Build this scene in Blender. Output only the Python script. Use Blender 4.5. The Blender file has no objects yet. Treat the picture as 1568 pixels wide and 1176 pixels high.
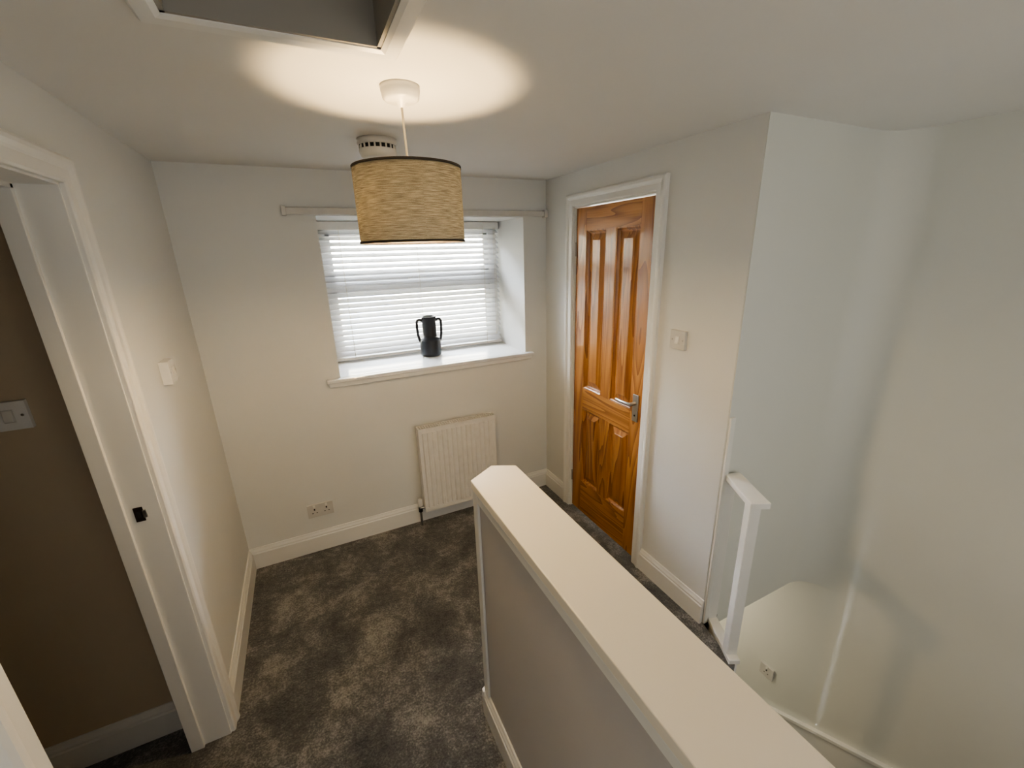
import bpy, bmesh, math
from mathutils import Vector, Matrix
S=bpy.context.scene
# ------------------------------------------------------------ dims (floor z=0)
XL,XR,YB,YE,C=-.515,1.528,2.602,1.096,2.21
WX0,WX1,WZ0,WZ1,WY=.1285,1.358,1.099,1.987,3.066
DY0,DY1,DT=1.607,2.256,2.011
XS=2.38
LOW=-2.6
# ------------------------------------------------------------ materials
def newmat(name):
    m=bpy.data.materials.new(name);m.use_nodes=True
    nt=m.node_tree;b=nt.nodes['Principled BSDF'];return m,nt,b
def N(nt,t,**k):
    n=nt.nodes.new(t)
    for a,v in k.items(): setattr(n,a,v)
    return n
def coords(nt,scale=(1,1,1),out='Object'):
    tc=N(nt,'ShaderNodeTexCoord');mp=N(nt,'ShaderNodeMapping');mp.inputs['Scale'].default_value=scale
    nt.links.new(tc.outputs[out],mp.inputs['Vector']);return mp.outputs['Vector']
def noise(nt,vec,scale,detail=3,rough=.5,dist=0):
    n=N(nt,'ShaderNodeTexNoise');n.inputs['Scale'].default_value=scale;n.inputs['Detail'].default_value=detail
    n.inputs['Roughness'].default_value=rough;n.inputs['Distortion'].default_value=dist
    nt.links.new(vec,n.inputs['Vector']);return n.outputs['Fac']
def ramp(nt,fac,stops):
    r=N(nt,'ShaderNodeValToRGB');e=r.color_ramp.elements
    while len(e)<len(stops): e.new(.5)
    for i,(p,c) in enumerate(stops): e[i].position=p;e[i].color=(*c,1)
    nt.links.new(fac,r.inputs['Fac']);return r.outputs['Color']
def bump(nt,b,h,strength,dist):
    bp=N(nt,'ShaderNodeBump');bp.inputs['Strength'].default_value=strength;bp.inputs['Distance'].default_value=dist
    nt.links.new(h,bp.inputs['Height']);nt.links.new(bp.outputs['Normal'],b.inputs['Normal'])
def paint(name,col,rough=.6,bs=.12,scale=90,var=.02):
    m,nt,b=newmat(name);v=coords(nt)
    c2=tuple(max(0,c-var) for c in col)
    nt.links.new(ramp(nt,noise(nt,v,2.2,2),[(.3,c2),(.7,col)]),b.inputs['Base Color'])
    b.inputs['Roughness'].default_value=rough
    bump(nt,b,noise(nt,v,scale,4),bs,.002);return m
def plain(name,col,rough=.4,metal=0,coat=0):
    m,nt,b=newmat(name);v=coords(nt)
    c2=tuple(c*.94 for c in col)
    nt.links.new(ramp(nt,noise(nt,v,25,2),[(.3,c2),(.7,col)]),b.inputs['Base Color'])
    b.inputs['Roughness'].default_value=rough;b.inputs['Metallic'].default_value=metal
    b.inputs['Coat Weight'].default_value=coat;return m
M={}
M['wall']=paint('wall_paint',(.79,.80,.785))
M['stairwall']=paint('stairwell_paint',(.765,.78,.74))
M['ceil']=paint('ceiling_paint',(.84,.84,.82),.7)
M['side']=paint('side_room_paint',(.62,.52,.38),.6)
M['gloss']=paint('white_satin_woodwork',(.86,.86,.835),.30,.05,30,.01)
M['sill']=paint('white_gloss_sill',(.86,.87,.87),.12,.03,20,.01)
M['cap']=paint('cap_cream_gloss',(.88,.84,.75),.35,.05,20,.01)
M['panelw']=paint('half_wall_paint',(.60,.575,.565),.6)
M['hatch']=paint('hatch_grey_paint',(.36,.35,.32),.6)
M['white']=plain('white_plastic',(.84,.83,.79),.3)
M['plate']=plain('switch_plate_plastic',(.68,.67,.64),.28)
M['bright']=plain('switch_plate_white',(.93,.93,.91),.22)
M['upvc']=plain('upvc_frame',(.80,.82,.85),.25)
M['rad']=plain('radiator_enamel',(.90,.89,.85),.28)
M['dark']=plain('dark_gap',(.02,.02,.02),.7)
M['chrome']=plain('brushed_nickel',(.55,.54,.52),.28,1)
M['brown']=plain('bronze_strike',(.06,.045,.035),.35,.6)
M['vase']=plain('vase_black_ceramic',(.012,.014,.02),.35)
M['black']=plain('shade_trim_black',(.03,.022,.018),.7)
M['cord']=plain('cord_cream',(.75,.70,.58),.6)
M['lowfloor']=plain('lower_floor_carpet',(.10,.10,.095),.9)
# carpet
m,nt,b=newmat('carpet_grey');v=coords(nt)
big=noise(nt,v,4.5,5,.62,.5);fine=noise(nt,v,120,3,.75)
mid=noise(nt,v,32,3,.6)
def mth(nt,op,a,bb):
    n=N(nt,'ShaderNodeMath',operation=op)
    for i,x in enumerate((a,bb)):
        if isinstance(x,(int,float)): n.inputs[i].default_value=x
        else: nt.links.new(x,n.inputs[i])
    return n.outputs[0]
comb=mth(nt,'ADD',mth(nt,'MULTIPLY',big,.44),mth(nt,'ADD',mth(nt,'MULTIPLY',fine,.38),mth(nt,'MULTIPLY',mid,.18)))
nt.links.new(ramp(nt,comb,[(.38,(.046,.048,.050)),(.50,(.125,.126,.125)),(.61,(.36,.355,.34))]),b.inputs['Base Color'])
b.inputs['Roughness'].default_value=.95;b.inputs['Sheen Weight'].default_value=.25
bump(nt,b,mth(nt,'ADD',fine,mid),.9,.006);M['carpet']=m
# pine
def pine(name,horizontal):
    m,nt,b=newmat(name)
    v=coords(nt,(1,.09,1) if horizontal else (1,1,.09))
    f1=noise(nt,v,7,2,.45,.4)
    g=mth(nt,'FRACT',mth(nt,'MULTIPLY',f1,13),0)
    v2=coords(nt,(1,3,90) if horizontal else (1,90,3))
    st=noise(nt,v2,2,3)
    f=mth(nt,'ADD',mth(nt,'MULTIPLY',g,.5),mth(nt,'MULTIPLY',st,.5))
    nt.links.new(ramp(nt,f,[(.15,(.54,.265,.078)),(.45,(.44,.195,.050)),(.80,(.22,.076,.018))]),b.inputs['Base Color'])
    b.inputs['Roughness'].default_value=.35;b.inputs['Coat Weight'].default_value=.5;b.inputs['Coat Roughness'].default_value=.15
    bump(nt,b,st,.08,.001);return m
M['pv']=pine('varnished_pine_vertical',False);M['ph']=pine('varnished_pine_horizontal',True)
# shade fabric
m,nt,b=newmat('shade_woven_fabric')
tc=N(nt,'ShaderNodeTexCoord')
sp=N(nt,'ShaderNodeSeparateXYZ');nt.links.new(tc.outputs['Object'],sp.inputs[0])
ang=mth(nt,'ARCTAN2',sp.outputs[0],sp.outputs[1])
cb=N(nt,'ShaderNodeCombineXYZ');nt.links.new(mth(nt,'MULTIPLY',ang,.55),cb.inputs[0]);nt.links.new(mth(nt,'MULTIPLY',sp.outputs[2],52),cb.inputs[1])
st=noise(nt,cb.outputs[0],7,3,.6)
cb2=N(nt,'ShaderNodeCombineXYZ');nt.links.new(mth(nt,'MULTIPLY',ang,9),cb2.inputs[0]);nt.links.new(mth(nt,'MULTIPLY',sp.outputs[2],60),cb2.inputs[1])
st2=noise(nt,cb2.outputs[0],8,2,.6)
f=mth(nt,'ADD',mth(nt,'MULTIPLY',st,.75),mth(nt,'MULTIPLY',st2,.25))
col=ramp(nt,f,[(.34,(.25,.22,.17)),(.5,(.46,.425,.34)),(.64,(.68,.64,.53))])
nt.links.new(col,b.inputs['Base Color']);b.inputs['Roughness'].default_value=.9
tr=N(nt,'ShaderNodeBsdfTranslucent');nt.links.new(col,tr.inputs['Color'])
mx=N(nt,'ShaderNodeMixShader');mx.inputs[0].default_value=.26
nt.links.new(b.outputs[0],mx.inputs[1]);nt.links.new(tr.outputs[0],mx.inputs[2]);nt.links.new(mx.outputs[0],nt.nodes['Material Output'].inputs['Surface'])
M['shade']=m
# blind slat
m,nt,b=newmat('blind_slat_white');b.inputs['Base Color'].default_value=(.88,.89,.91,1);b.inputs['Roughness'].default_value=.4
tr=N(nt,'ShaderNodeBsdfTranslucent');tr.inputs['Color'].default_value=(.90,.93,.97,1)
mx=N(nt,'ShaderNodeMixShader');mx.inputs[0].default_value=.3
nt.links.new(b.outputs[0],mx.inputs[1]);nt.links.new(tr.outputs[0],mx.inputs[2]);nt.links.new(mx.outputs[0],nt.nodes['Material Output'].inputs['Surface'])
M['slat']=m
def emit(name,col,s):
    m,nt,b=newmat(name);b.inputs['Emission Color'].default_value=(*col,1);b.inputs['Emission Strength'].default_value=s;b.inputs['Base Color'].default_value=(1,1,1,1);return m
M['bulb']=emit('warm_bulb',(1,.69,.34),410)
m,nt,b=newmat('window_glass')
tp=N(nt,'ShaderNodeBsdfTransparent');gl=N(nt,'ShaderNodeBsdfGlossy');gl.inputs['Roughness'].default_value=.02
fr=N(nt,'ShaderNodeFresnel');fr.inputs[0].default_value=1.3
mx=N(nt,'ShaderNodeMixShader');nt.links.new(fr.outputs[0],mx.inputs[0]);nt.links.new(tp.outputs[0],mx.inputs[1]);nt.links.new(gl.outputs[0],mx.inputs[2]);nt.links.new(mx.outputs[0],nt.nodes['Material Output'].inputs['Surface'])
M['glass']=m
# outside stone
m,nt,b=newmat('outside_stone');v=coords(nt)
br=N(nt,'ShaderNodeTexBrick');br.inputs['Scale'].default_value=1.6;br.inputs['Color1'].default_value=(.60,.53,.38,1);br.inputs['Color2'].default_value=(.70,.64,.48,1);br.inputs['Mortar'].default_value=(.50,.47,.40,1)
mp=N(nt,'ShaderNodeMapping');mp.inputs['Rotation'].default_value=(math.pi/2,0,0);nt.links.new(v,mp.inputs[0]);nt.links.new(mp.outputs[0],br.inputs['Vector'])
nt.links.new(br.outputs['Color'],b.inputs['Base Color']);b.inputs['Roughness'].default_value=.9;M['stone']=m
M['slate']=plain('outside_slate',(.25,.28,.33),.6)
M['ground']=plain('outside_ground',(.40,.37,.33),.9)
# ------------------------------------------------------------ builder
class B:
    def __init__(s): s.bm=bmesh.new();s.mats=[]
    def mi(s,k):
        if k not in s.mats: s.mats.append(k)
        return s.mats.index(k)
    def faces(s,vs,fs,mat,smooth=False):
        i=s.mi(mat);V=[s.bm.verts.new(v) for v in vs]
        for f in fs:
            try:
                q=s.bm.faces.new([V[j] for j in f]);q.material_index=i;q.smooth=smooth
            except ValueError: pass
    def box(s,lo,hi,mat):
        x0,y0,z0=lo;x1,y1,z1=hi
        s.faces([(x0,y0,z0),(x1,y0,z0),(x1,y1,z0),(x0,y1,z0),(x0,y0,z1),(x1,y0,z1),(x1,y1,z1),(x0,y1,z1)],
                [(0,3,2,1),(4,5,6,7),(0,1,5,4),(1,2,6,5),(2,3,7,6),(3,0,4,7)],mat)
    def prism(s,poly,z0,z1,mat):
        n=len(poly)
        s.faces([(x,y,z0) for x,y in poly]+[(x,y,z1) for x,y in poly],
                [tuple(range(n))[::-1],tuple(range(n,2*n))]+[(i,(i+1)%n,n+(i+1)%n,n+i) for i in range(n)],mat)
    def hexa(s,a,b2,mat): # two quads
        s.faces(list(a)+list(b2),[(0,3,2,1),(4,5,6,7),(0,1,5,4),(1,2,6,5),(2,3,7,6),(3,0,4,7)],mat)
    def lathe(s,prof,mat,c=(0,0,0),n=40,smooth=True):
        vs=[];k=len(prof)
        for i in range(n):
            a=2*math.pi*i/n
            for r,z in prof: vs.append((c[0]+r*math.cos(a),c[1]+r*math.sin(a),c[2]+z))
        fs=[(i*k+j,((i+1)%n)*k+j,((i+1)%n)*k+j+1,i*k+j+1) for i in range(n) for j in range(k-1)]
        s.faces(vs,fs,mat,smooth)
    def tube(s,pts,r,mat,n=10,flat=1.0):
        P=[Vector(p) for p in pts];vs=[];prev=None
        for i,p in enumerate(P):
            t=(P[min(i+1,len(P)-1)]-P[max(i-1,0)]).normalized()
            u=prev if prev is not None else (Vector((0,0,1)) if abs(t.z)<.9 else Vector((1,0,0)))
            u=(u-t*u.dot(t)).normalized();w=t.cross(u);prev=u
            for j in range(n):
                a=2*math.pi*j/n;vs.append(tuple(p+u*math.cos(a)*r+w*math.sin(a)*r*flat))
        m=len(P);fs=[(i*n+j,i*n+(j+1)%n,(i+1)*n+(j+1)%n,(i+1)*n+j) for i in range(m-1) for j in range(n)]
        fs+=[tuple(range(n))[::-1],tuple(range((m-1)*n,m*n))]
        s.faces(vs,fs,mat,True)
    def sweep(s,path,prof,mp,mat):
        """mitred sweep: path 2D, prof (lateral,out), mp(s,t,b)->3D"""
        P=[Vector(p) for p in path];vs=[];k=len(prof)
        for i,p in enumerate(P):
            d1=(P[i]-P[i-1]).normalized() if i>0 else None
            d2=(P[i+1]-P[i]).normalized() if i<len(P)-1 else None
            if d1 is None: d1=d2
            if d2 is None: d2=d1
            n1=Vector((-d1.y,d1.x));n2=Vector((-d2.y,d2.x));m_=(n1+n2);m_=m_/(m_.dot(n1))
            for a,bb in prof: q=p+m_*a;vs.append(mp(q.x,q.y,bb))
        m=len(P);fs=[(i*k+j,i*k+(j+1)%k,(i+1)*k+(j+1)%k,(i+1)*k+j) for i in range(m-1) for j in range(k)]
        fs+=[tuple(range(k))[::-1],tuple(range((m-1)*k,m*k))]
        s.faces(vs,fs,mat)
    def obj(s,name,bevel=0,loc=None,rotz=0,seg=2):
        bmesh.ops.recalc_face_normals(s.bm,faces=s.bm.faces)
        me=bpy.data.meshes.new(name);s.bm.to_mesh(me);s.bm.free()
        for k in s.mats: me.materials.append(M[k])
        o=bpy.data.objects.new(name,me);S.collection.objects.link(o)
        if loc: o.location=loc
        o.rotation_euler[2]=rotz
        if bevel:
            md=o.modifiers.new('bevel','BEVEL');md.width=bevel;md.segments=seg;md.limit_method='ANGLE';md.angle_limit=math.radians(50)
        return o
ARCH=[(0,0),(0,.012),(.006,.016),(.034,.016),(.040,.020),(.050,.024),(.060,.024),(.068,.018),(.068,0)]
BASE=[(0,0),(.018,0),(.018,.100),(.014,.106),(.014,.114),(.009,.124),(.006,.134),(0,.134)]
def baseboard(b,p0,p1,n,mat='gloss',z=0):
    p0=Vector(p0);p1=Vector(p1);n=Vector(n);k=len(BASE)
    vs=[(p.x+n.x*a,p.y+n.y*a,z+h) for p in (p0,p1) for a,h in BASE]
    b.faces(vs,[(j,(j+1)%k,k+(j+1)%k,k+j) for j in range(k)]+[tuple(range(k)),tuple(range(k,2*k))],mat)
# ------------------------------------------------------------ shell
b=B() # landing floor, L-shaped slab
b.prism([(XL-.125,-1.3),(.50,-1.3),(.50,.87),(1.475,.87),(1.53,YE),(1.64,YE),(1.64,YB+.01),(XL-.125,YB+.01)],-.16,0,'carpet')
b.obj('floor')
b=B();t=.2 # ceiling with hatch hole
hx0,hx1,hy0,hy1=-.147,.230,.50,1.078
b.box((XL-.13,-1.42,C),(hx0,YB+.6,C+t),'ceil');b.box((hx1,-1.42,C),(XS+.12,YB+.6,C+t),'ceil')
b.box((hx0,-1.42,C),(hx1,hy0,C+t),'ceil');b.box((hx0,hy1,C),(hx1,YB+.6,C+t),'ceil');b.obj('ceiling')
b=B() # hatch
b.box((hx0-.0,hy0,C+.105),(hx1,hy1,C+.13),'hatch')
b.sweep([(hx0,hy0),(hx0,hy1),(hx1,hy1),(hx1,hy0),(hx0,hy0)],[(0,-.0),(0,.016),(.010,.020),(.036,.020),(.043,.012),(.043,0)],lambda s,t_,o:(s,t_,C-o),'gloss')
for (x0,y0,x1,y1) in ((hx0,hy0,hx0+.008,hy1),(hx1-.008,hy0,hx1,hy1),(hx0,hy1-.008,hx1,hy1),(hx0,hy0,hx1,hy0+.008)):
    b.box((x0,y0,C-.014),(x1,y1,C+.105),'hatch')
b.obj('loft_hatch')
b=B() # back wall
Y2=3.25
b.box((XL-.125,YB,0),(WX0,Y2,C),'wall');b.box((WX1,YB,0),(1.64,Y2,C),'wall')
b.box((WX0,YB,0),(WX1,Y2,WZ0-.02),'wall');b.box((WX0,YB,WZ1),(WX1,Y2,C),'wall');b.obj('wall_back')
LY0,LY1,LZ=.78,1.592,1.995
b=B();b.box((XL-.125,-1.3,0),(XL,LY0,C),'wall');b.box((XL-.125,LY1,0),(XL,YB,C),'wall');b.box((XL-.125,LY0,LZ),(XL,LY1,C),'wall');b.obj('wall_left')
b=B();b.box((XR,YE+.004,0),(XR+.112,DY0-.03,C),'wall');b.box((XR,DY1+.03,0),(XR+.112,YB,C),'wall');b.box((XR,DY0-.03,DT+.03),(XR+.112,DY1+.03,C),'wall');b.obj('wall_right')
# stairwell end wall, softly rounded plaster corner into the side wall
b=B();b.box((XR+.0015,YE,-.06),(XR+.112,YE+.0035,C),'stairwall');b.box((XR+.112,YE,-.06),(XS,YE+.1,C),'stairwall')
rr=.16;n=28;arc=[(XS-rr+rr*math.sin(math.pi/2*i/n),YE-rr+rr*math.cos(math.pi/2*i/n)) for i in range(n+1)]
b.faces([(x,y,z) for x,y in arc for z in (-.06,C)],[(2*i,2*i+1,2*i+3,2*i+2) for i in range(n)],'stairwall',True)
b.faces([(x,y,-.06) for x,y in arc]+[(XS,YE,-.06)],[tuple(range(n+2))],'stairwall')
b.obj('wall_stairwell_end')
b=B();b.box((XS,-1.3,LOW),(XS+.12,3.4,C),'stairwall');b.obj('wall_stairwell_side')
b=B();b.box((XL-.125,-1.42,LOW),(XS+.12,-1.3,C),'wall');b.obj('wall_rear')
b=B();b.box((.43,-1.3,LOW),(.56,.80,-.16),'stairwall');b.obj('wall_under_half_wall')
b=B();b.box((1.44,.94,LOW),(1.53,3.3,-.16),'stairwall');b.obj('wall_lower_spine')
b=B();b.box((.43,.872,LOW),(1.53,.938,-.16),'stairwall');b.obj('wall_under_landing')
b=B();b.box((1.44,3.3,LOW),(XS,3.4,-.06),'stairwall');b.obj('wall_lower_end')
b=B();b.box((1.53,YE+.1,-.16),(XS,3.3,-.06),'ceil');b.obj('ceiling_lower')
b=B();b.box((.43,-1.3,LOW-.1),(XS,3.4,LOW),'lowfloor');b.obj('floor_lower')
# side room (dark, through the left doorway)
SX0,SY0,SY1=-2.4,-.5,1.70
b=B();b.box((SX0,SY1,0),(XL-.125,SY1+.1,C),'side');b.obj('wall_side_room_far')
b=B();b.box((SX0-.1,SY0,0),(SX0,SY1+.1,C),'side');b.obj('wall_side_room_left')
b=B();b.box((SX0-.1,SY0-.1,0),(XL-.125,SY0,C),'side');b.obj('wall_side_room_near')
b=B();b.box((SX0-.1,SY0-.1,-.1),(XL-.126,SY1+.1,0),'carpet');b.obj('floor_side_room')
b=B();b.box((SX0-.1,SY0-.1,C),(XL-.131,SY1+.1,C+.1),'side');b.obj('ceiling_side_room')
# ------------------------------------------------------------ baseboards
b=B();baseboard(b,(XL,YB),(XR,YB),(0,-1));b.obj('baseboard_back')
b=B();baseboard(b,(XL,1.642),(XL,YB-.018),(1,0));baseboard(b,(XL,-1.3),(XL,.722),(1,0));b.obj('baseboard_left')
b=B();baseboard(b,(XR,YE),(XR,DY0-.078),(-1,0));baseboard(b,(XR,DY1+.078),(XR,YB-.018),(-1,0));b.obj('baseboard_right')
b=B();baseboard(b,(SX0,SY1),(XL-.126,SY1),(0,-1));b.obj('baseboard_side_room')
# ------------------------------------------------------------ left doorway lining+architrave
b=B()
b.box((XL-.127,LY1-.022,0),(XL+.001,LY1,LZ),'gloss');b.box((XL-.127,LY0,0),(XL+.001,LY0+.022,LZ),'gloss');b.box((XL-.127,LY0,LZ-.022),(XL+.001,LY1,LZ),'gloss')
b.box((XL-.127,LY1-.034,0),(XL-.085,LY1-.02,LZ-.022),'gloss');b.box((XL-.127,LY0+.02,0),(XL-.085,LY0+.034,LZ-.022),'gloss');b.box((XL-.127,LY0+.02,LZ-.034),(XL-.085,LY1-.02,LZ-.02),'gloss')
b.sweep([(LY0+.016,0),(LY0+.016,LZ-.016),(LY1-.016,LZ-.016),(LY1-.016,0)],ARCH,lambda s,t_,o:(XL+o,s,t_),'gloss')
b.obj('trim_left_doorway',.0015)
b=B();b.box((XL-.066,LY1-.0245,.992),(XL-.042,LY1-.0215,1.042),'brown');b.box((XL-.060,LY1-.027,1.006),(XL-.048,LY1-.024,1.028),'dark');b.box((XL-.044,LY1-.028,1.004),(XL-.034,LY1-.0215,1.030),'chrome');b.obj('strike_plate',.001)
# ------------------------------------------------------------ right door
b=B()
b.box((XR-.001,DY0-.03,0),(XR+.11,DY0-.004,DT+.03),'gloss');b.box((XR-.001,DY1+.004,0),(XR+.11,DY1+.03,DT+.03),'gloss');b.box((XR-.001,DY0-.03,DT+.004),(XR+.11,DY1+.03,DT+.03),'gloss')
b.sweep([(DY0-.010,0),(DY0-.010,DT+.010),(DY1+.010,DT+.010),(DY1+.010,0)],ARCH,lambda s,t_,o:(XR-o,s,t_),'gloss')
b.obj('trim_right_doorway',.0015)
b=B();XF=XR+.010
d0,d1=DY0+.001,DY1-.001
st=.098;mu=.085;ym=(d0+d1)/2;E_=.0
b.box((XF+.022,d0+.01,.02),(XF+.036,d1-.01,DT-.01),'pv')           # core
for y0,y1 in ((d0,d0+st),(d1-st,d1)): b.box((XF,y0,.012),(XF+.036,y1,DT-.002),'pv')
rails=[(.012,.25),(.785,.925),(1.885,DT-.002)]
for r0,r1 in rails: b.box((XF,d0+st,r0),(XF+.036,d1-st,r1),'ph')
for r0,r1 in ((.25,.785),(.925,1.885)):
    b.box((XF,ym-mu/2,r0),(XF+.036,ym+mu/2,r1),'pv')
    for y0,y1 in ((d0+st,ym-mu/2),(ym+mu/2,d1-st)):
        def quad(i,x): return [(x,y0+i,r0+i),(x,y1-i,r0+i),(x,y1-i,r1-i),(x,y0+i,r1-i)]
        rings=[quad(0,XF+.002),quad(.005,XF+.001),quad(.010,XF+.006),quad(.016,XF+.017),quad(.020,XF+.019),quad(.023,XF+.019),quad(.054,XF+.008),quad(.056,XF+.0055)]
        vs=[p for q in rings for p in q];fs=[]
        for k in range(len(rings)-1):
            for j in range(4): fs.append((k*4+j,k*4+(j+1)%4,(k+1)*4+(j+1)%4,(k+1)*4+j))
        fs.append(tuple(range((len(rings)-1)*4,len(rings)*4)))
        b.faces(vs,fs,'pv')
# handle
hy,hz=1.662,.955
b.box((XF-.007,hy-.021,hz-.085),(XF,hy+.021,hz+.068),'chrome')
b.tube([(XF-.005,hy,hz+.02),(XF-.05,hy,hz+.02)],.010,'chrome')
b.tube([(XF-.046,hy-.006,hz+.02),(XF-.050,hy+.03,hz+.021),(XF-.050,hy+.07,hz+.018),(XF-.046,hy+.115,hz+.018)],.0095,'chrome',flat=.7)
b.tube([(XF-.009,hy,hz-.05),(XF-.006,hy,hz-.05)],.006,'dark')
for z in (.25,1.78): b.tube([(XF-.004,d1+.001,z-.04),(XF-.004,d1+.001,z+.04)],.005,'chrome')
b.obj('door_1',.0015)
# ------------------------------------------------------------ window, sill, blind
b=B();f0,f1=WY,WY+.065;w=.055
b.box((WX0,f0,WZ0),(WX0+w,f1,WZ1),'upvc');b.box((WX1-w,f0,WZ0),(WX1,f1,WZ1),'upvc');b.box((WX0,f0,WZ0),(WX1,f1,WZ0+w),'upvc');b.box((WX0,f0,WZ1-w),(WX1,f1,WZ1),'upvc')
zt=1.60;b.box((WX0+w,f0-.004,zt-.045),(WX1-w,f1,zt+.045),'upvc')
for a0,a1 in ((WZ0+w,zt-.045),(zt+.045,WZ1-w)):
    b.box((WX0+w,f0+.02,a0),(WX0+w+.03,f1-.005,a1),'upvc');b.box((WX1-w-.03,f0+.02,a0),(WX1-w,f1-.005,a1),'upvc')
    b.box((WX0+w,f0+.02,a0),(WX1-w,f1-.005,a0+.03),'upvc');b.box((WX0+w,f0+.02,a1-.03),(WX1-w,f1-.005,a1),'upvc')
    b.box((WX0+w,f0+.038,a0),(WX1-w,f0+.042,a1),'glass')
xm=.70;b.box((xm-.02,f0-.018,zt+.0),(xm+.02,f0-.003,zt+.03),'white');b.box((xm-.01,f0-.030,zt+.004),(xm+.115,f0-.018,zt+.022),'white')
b.obj('window_1',.002)
b=B() # sill
b.box((WX0,YB,WZ0-.022),(WX1,WY,WZ0),'sill')
b.box((.052,YB-.040,WZ0-.022),(1.408,YB,WZ0),'sill');b.box((.064,YB-.022,WZ0-.052),(1.396,YB,WZ0-.022),'gloss')
b.obj('window_sill',.005)
b=B() # blind
by=2.998;bx0,bx1=WX0+.014,WX1-.014
b.box((bx0,by-.028,WZ1-.05),(bx1,by+.028,WZ1-.004),'white')
zz0,zz1=1.150,WZ1-.066;n=23
for i in range(n):
    z=zz0+(zz1-zz0)*i/(n-1);a=math.radians(30);hw=.023
    vs=[];fs=[]
    for k in range(7):
        u=-1+2*k/6;yy=by+u*hw*math.cos(a);zc=z+u*hw*math.sin(a)+.002*(1-u*u)
        vs+=[(bx0,yy,zc+.0011),(bx1,yy,zc+.0011),(bx1,yy,zc-.0011),(bx0,yy,zc-.0011)]
    for k in range(6):
        for j in range(4): fs.append((k*4+j,k*4+(j+1)%4,(k+1)*4+(j+1)%4,(k+1)*4+j))
    fs+=[(0,1,2,3),(24,27,26,25)]
    b.faces(vs,fs,'slat')
b.box((bx0,by-.026,1.112),(bx1,by+.026,1.128),'white')
for x in (bx0+.12,(bx0+bx1)/2,bx1-.12):
    for dy in (-.027,.027): b.tube([(x,by+dy,1.12),(x,by+dy,WZ1-.03)],.0012,'cord',6)
for dx,zb in ((.03,1.22),(.042,1.20)):
    b.tube([(bx1-dx,by-.034,zb),(bx1-dx,by-.034,WZ1-.04)],.0013,'cord',6);b.lathe([(.001,.03),(.005,.026),(.007,0),(.001,-.002)],'white',(bx1-dx,by-.034,zb-.02),12)
b.obj('venetian_blind')
b=B() # curtain track
b.box((-.015,YB-.022,1.998),(1.520,YB-.001,2.016),'plate');b.box((-.015,YB-.028,1.990),(1.520,YB-.018,2.023),'plate');b.box((-.028,YB-.036,1.984),(-.008,YB-.001,2.030),'plate');b.box((1.498,YB-.036,1.984),(1.522,YB-.001,2.030),'plate')
b.obj('curtain_track',.002)
# ------------------------------------------------------------ vase
b=B()
b.lathe([(0,0),(.062,0),(.069,.006),(.071,.02),(.071,.105),(.066,.118),(.052,.128),(.048,.136),(.047,.15),(.047,.245),(.050,.262),(.051,.272),(.043,.272),(.038,.26),(.038,.14),(0,.13)],'vase')
for s_ in (-1,1):
    pts=[(s_*.044,0,.243),(s_*.060,0,.252),(s_*.075,0,.250),(s_*.082,0,.238),(s_*.083,0,.20),(s_*.080,0,.15),(s_*.074,0,.118),(s_*.066,0,.100)]
    b.tube(pts,.009,'vase',10)
b.obj('two_handled_vase',loc=(.755,2.875,WZ0),rotz=-.15)
# ------------------------------------------------------------ radiator
b=B();rx0,rx1,rz0,rz1=.532,1.062,.105,.712;ry=2.512
b.box((rx0+.004,ry+.012,rz0+.01),(rx1-.004,ry+.020,rz1-.01),'rad');b.box((rx0+.004,ry+.052,rz0+.01),(rx1-.004,ry+.058,rz1-.01),'rad')
prof=[(rx0,ry+.012),(rx0,ry+.004)];nr=15;m0=.018;pw=(rx1-rx0-2*m0)/nr
for i in range(nr):
    x=rx0+m0+i*pw;prof+=[(x+.002,ry+.007),(x+.007,ry-.004),(x+pw-.007,ry-.004),(x+pw-.002,ry+.007)]
prof+=[(rx1,ry+.004),(rx1,ry+.012)]
b.prism(prof,rz0+.03,rz1-.035,'rad')
b.box((rx0,ry,rz1-.036),(rx1,ry+.012,rz1-.004),'rad');b.box((rx0,ry,rz0),(rx1,ry+.012,rz0+.031),'rad')
b.box((rx0-.004,ry-.004,rz0+.02),(rx0+.002,ry+.062,rz1),'rad');b.box((rx1-.002,ry-.004,rz0+.02),(rx1+.004,ry+.062,rz1),'rad')
b.box((rx0,ry-.004,rz1-.006),(rx1,ry+.006,rz1),'rad');b.box((rx0,ry+.052,rz1-.006),(rx1,ry+.062,rz1),'rad');b.box((rx0,ry+.026,rz1-.005),(rx1,ry+.032,rz1),'rad');b.box((rx0,ry+.004,rz1-.03),(rx1,ry+.054,rz1-.02),'dark')
k=int((rx1-rx0)/.0165)
for i in range(k+1): b.box((rx0+i*.0165,ry+.004,rz1-.005),(rx0+i*.0165+.006,ry+.054,rz1-.0005),'rad')
for x in (rx0+.1,rx1-.1): b.box((x-.015,ry+.058,rz0+.05),(x+.015,YB-.0005,rz1-.06),'rad')
b.tube([(rx0-.03,ry+.03,0.0),(rx0-.03,ry+.03,.16)],.008,'chrome')
b.tube([(rx0-.03,ry+.03,.13),(rx0+.01,ry+.03,.13)],.009,'chrome')
b.lathe([(0,.0),(.016,0),(.017,.03),(.014,.05),(0,.052)],'white',(rx0-.03,ry+.03,.15),16)
b.lathe([(0,.0),(.014,0),(.014,.028),(0,.028)],'dark',(rx0-.03,ry+.03,.105),16)
b.tube([(rx1+.025,ry+.03,0.0),(rx1+.025,ry+.03,.15)],.008,'chrome');b.tube([(rx1+.025,ry+.03,.13),(rx1-.01,ry+.03,.13)],.009,'chrome')
b.obj('radiator',.0012)
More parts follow.
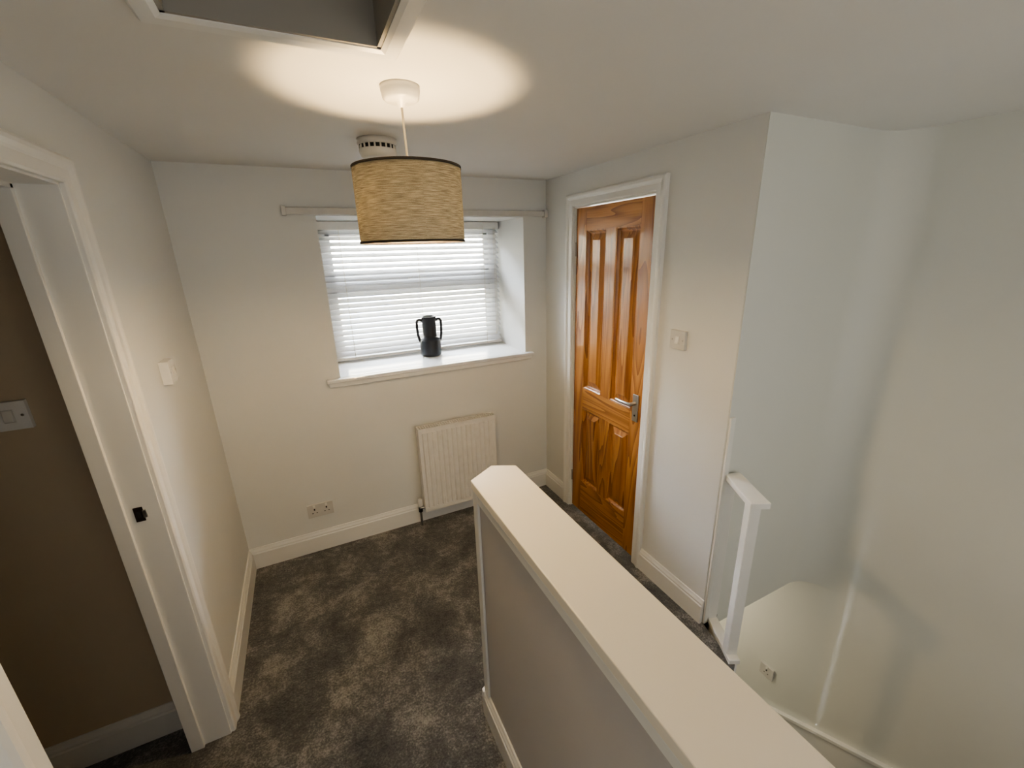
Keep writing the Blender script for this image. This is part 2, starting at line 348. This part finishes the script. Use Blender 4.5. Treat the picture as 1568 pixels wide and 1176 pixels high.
# ------------------------------------------------------------ electrical plates
def switch(name,loc,rz,deep=.016,mat='plate'):
    b=B();b.box((-.043,-deep,-.043),(.043,-.0005,.043),mat);b.box((-.013,-deep-.0015,-.020),(.013,-deep+.001,.020),'plate')
    b.hexa([(-.010,-deep-.001,-.016),(.010,-deep-.001,-.016),(.010,-deep-.001,.016),(-.010,-deep-.001,.016)],[(-.010,-deep-.007,-.016),(.010,-deep-.007,-.016),(.010,-deep-.002,.016),(-.010,-deep-.002,.016)],'white')
    for x in (-.030,.030): b.tube([(x,-deep-.0012,0),(x,-deep+.001,0)],.004,'chrome')
    b.obj(name,.002,loc,rz)
switch('light_switch',(XL,1.975,1.38),math.pi/2,.030,'bright')
switch('light_switch',(XR,1.394,1.372),-math.pi/2)
switch('light_switch',(-.822,SY1,1.36),0,mat='bright')
def socket(name,loc,rz,w=.073):
    b=B();b.box((-w,-.012,-.043),(w,-.0005,.043),'plate')
    cs=(-.034,.034) if w>.05 else (0,)
    for c in cs:
        b.box((c-.004,-.0128,.004),(c+.004,-.0115,.016),'dark')
        for s_ in (-1,1): b.box((c+s_*.012-.004,-.0128,-.016),(c+s_*.012+.004,-.0115,-.011),'dark')
        b.box((c-.006,-.016,.022),(c+.006,-.0115,.038),'white')
    b.obj(name,.002,loc,rz)
socket('double_wall_socket',(-.100,YB,.282),0)
socket('wall_socket',(XS,1.19,-.91),-math.pi/2,.043)
# ------------------------------------------------------------ ceiling fittings
LX,LY=.322,1.318
b=B()
b.lathe([(0,0),(.052,0),(.052,-.012),(.048,-.030),(.040,-.036),(.012,-.038),(.008,-.050),(0,-.050)],'white',(0,0,C-1.9))
b.tube([(0,0,C-1.9-.04),(.004,0,.12),(.006,0,.02)],.0032,'cord')
b.lathe([(0,.035),(.010,.032),(.018,.02),(.018,-.01),(.014,-.012),(0,-.012)],'white',(.006,0,0))
R=.150
b.lathe([(R,-.098),(R,.098),(R-.0015,.098),(R-.0015,-.098),(R,-.098)],'shade',(0,0,.012),96)
for z in (.098,-.098): b.lathe([(R+.001,-.003),(R+.001,.003),(R-.003,.003),(R-.003,-.003),(R+.001,-.003)],'black',(0,0,.012+z),96)
for i in range(3):
    a=math.pi*2/3*i+.4;b.tube([(.016*math.cos(a),.016*math.sin(a),.01),((R-.002)*math.cos(a),(R-.002)*math.sin(a),.10)],.0018,'white',6)
lamp=b.obj('pendant_lamp',0,(LX,LY,1.9))
b=B();b.lathe([(0,.0),(.014,-.003),(.026,-.012),(.038,-.026),(.042,-.040),(.038,-.056),(.022,-.072),(0,-.078)],'bulb',(0,0,0),24)
bl=b.obj('light_bulb',0,(.006,0,-.006));bl.parent=lamp
b=B()
b.lathe([(0,0),(.076,0),(.076,-.018),(.070,-.023)],'plate',n=48);b.lathe([(.070,-.023),(.064,-.023),(.064,-.040),(.070,-.040)],'dark',n=48)
b.lathe([(.071,-.037),(.071,-.046),(.064,-.062),(.044,-.071),(0,-.073)],'white',n=48);b.lathe([(0,-.0725),(.010,-.0725),(.010,-.076),(0,-.076)],'chrome',(.02,-.02,0),16)
for i in range(20):
    a=2*math.pi*i/20;c_,s_=math.cos(a),math.sin(a);b.tube([(.068*c_,.068*s_,-.021),(.068*c_,.068*s_,-.041)],.0035,'white',6)
b.obj('smoke_detector',0,(.356,1.906,C))
# ------------------------------------------------------------ half wall
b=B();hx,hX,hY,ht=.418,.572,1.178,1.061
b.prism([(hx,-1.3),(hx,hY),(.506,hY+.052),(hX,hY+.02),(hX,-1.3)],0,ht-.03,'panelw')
b.prism([(.406,-1.3),(.406,1.188),(.508,1.250),(.585,1.209),(.583,-1.3)],ht-.030,ht,'cap')
b.prism([(hx-.010,hY-.035),(hx-.010,hY+.004),(hx,hY+.004),(hx,hY-.035)],.0,ht-.03,'gloss')
b.box((hx-.010,-1.3,ht-.062),(hx,hY-.035,ht-.03),'gloss')
baseboard(b,(hx,-1.3),(hx,hY),(-1,0))
b.prism([(hx-.018,hY-.004),(hx-.018,hY+.014),(.506,hY+.070),(hX+.006,hY+.038),(hX,hY)],0,.13,'gloss')
b.obj('half_wall',.003)
# ------------------------------------------------------------ short balustrade
b=B()
A=Vector((1.585,YE-.002,0));E=Vector((1.472,.872,0));d=(E-A).normalized();nn=Vector((-d.y,d.x,0))
def bar(p,q,w_,z0,z1,mat='gloss'):
    p=Vector(p);q=Vector(q)
    c=[p+nn*w_/2,q+nn*w_/2,q-nn*w_/2,p-nn*w_/2];b.prism([(v.x,min(v.y,YE-.001)) for v in c],z0,z1,mat)
bar(A,E,.078,.795,.822)
P=E-d*.05;bar(P-d*.022,P+d*.022,.044,.0,.796)
bar(A,A+d*.018,.044,.0,.796);bar(A,E,.05,.0,.024);bar(A,E,.028,-.17,.0)
b.box((XR+.001,YE-.012,0),(XR+.030,YE-.0005,1.09),'gloss')
b.obj('landing_balustrade',.003)
# ------------------------------------------------------------ winder stairs
b=B();nx,ny=1.475,.860;XT=XS-.003;NW=6;RS=.2
def hit(a):
    c_,s_=math.cos(a),math.sin(a);t_=[]
    if c_>1e-6: t_.append((XT-nx)/c_)
    if c_<-1e-6: t_.append((.562-nx)/c_)
    if s_<-1e-6: t_.append((-.05-ny)/s_)
    t_=min(t_);return (nx+t_*c_,ny+t_*s_)
corners=[(math.atan2(-.05-ny,.562-nx)%(2*math.pi),(.562,-.05)),(math.atan2(-.05-ny,XT-nx)%(2*math.pi),(XT,-.05))]
for k in range(NW):
    a0=math.pi+k*math.pi/NW;a1=math.pi+(k+1)*math.pi/NW
    poly=[(nx,ny),hit(a0)]+[c for a,c in corners if a0<a<a1]+[hit(a1 if k<NW-1 else a1-1e-9)]
    z=-RS*(k+1);b.prism(poly,LOW+.001,z,'carpet')
for k in range(7):
    z=-RS*(k+NW+1);y0=ny+.245*k
    if z>LOW+.01: b.box((1.533,y0,LOW+.001),(XT,y0+.245,z),'carpet')
b.obj('staircase',.008)
b=B() # wall string
def strz(y): return -.83-.52*(y-.515)
ys=[-.05,.515,1.215,2.5]
def band(x0,x1,up,dn):
    vs=[]
    for x in (x0,x1):
        for y in ys: vs.append((x,y,strz(y)+up))
        for y in reversed(ys): vs.append((x,y,strz(y)+dn))
    n=len(vs)//2
    b.faces(vs,[tuple(range(n))[::-1],tuple(range(n,2*n))]+[(i,(i+1)%n,n+(i+1)%n,n+i) for i in range(n)],'gloss')
band(XS-.030,XS,0,-.025);band(XS-.018,XS,-.025,-.42);b.obj('trim_stair_string',.003)
# ------------------------------------------------------------ outside
b=B();b.box((-7,9,-2.6),(9,13,3.4),'stone')
for x in (-3,1.2,5):
    b.box((x-.5,8.96,-.2),(x+.5,9.0,1.2),'slate')
b.faces([(-7.3,8.8,3.3),(9.3,8.8,3.3),(9.3,11,5),(-7.3,11,5),(9.3,13.2,3.3),(-7.3,13.2,3.3)],[(0,1,2,3),(3,2,4,5),(0,3,5),(1,4,2)],'slate');b.obj('stone_building')
b=B();b.box((-14,3.5,-2.8),(16,14,-2.6),'ground');b.obj('ground')
# ------------------------------------------------------------ lights
w=bpy.data.worlds.new('world');S.world=w;w.use_nodes=True
nt=w.node_tree;bg=nt.nodes['Background'];bg.inputs[0].default_value=(.86,.92,1,1);bg.inputs[1].default_value=62.0
def light(name,t,loc,e,col,rot=(0,0,0),**k):
    l=bpy.data.lights.new(name,t);l.energy=e;l.color=col
    for a,v in k.items(): setattr(l,a,v)
    o=bpy.data.objects.new(name,l);o.location=loc;o.rotation_euler=rot;S.collection.objects.link(o);return o
light('sun','SUN',(0,0,6),34,(1,.95,.85),(math.radians(50),0,math.radians(20)),angle=.02)
light('rear_fill_light','AREA',(.1,-1.2,1.35),6.5,(1,.98,.95),(math.radians(90),0,0),size=1.1)  # added soft fill behind the camera
light('stairwell_fill_light','AREA',(1.5,-1.2,1.0),8.5,(1,.95,.86),(math.radians(90),0,0),size=1.3)  # second added fill, brightens the stairwell walls from out of view
light('lower_hall_light','POINT',(1.95,1.9,-.5),8,(1,.84,.62),shadow_soft_size=.1)
S.view_settings.look='AgX - Medium High Contrast'
# ------------------------------------------------------------ camera
yaw,pi_,r=.4463,.3028,-.0283
F=Vector((math.sin(yaw)*math.cos(pi_),math.cos(yaw)*math.cos(pi_),-math.sin(pi_)))
R0=Vector((math.cos(yaw),-math.sin(yaw),0));U0=R0.cross(F)
Rv=R0*math.cos(r)+U0*math.sin(r);Uv=-R0*math.sin(r)+U0*math.cos(r)
cd=bpy.data.cameras.new('camera');cam=bpy.data.objects.new('camera',cd);S.collection.objects.link(cam)
mt=Matrix.Identity(4)
for i in range(3): mt[i][0]=Rv[i];mt[i][1]=Uv[i];mt[i][2]=-F[i]
mt.translation=Vector((0,0,1.78));cam.matrix_world=mt
cd.sensor_width=36;cd.lens=663.68*36/1600;cd.clip_start=.02
S.camera=cam
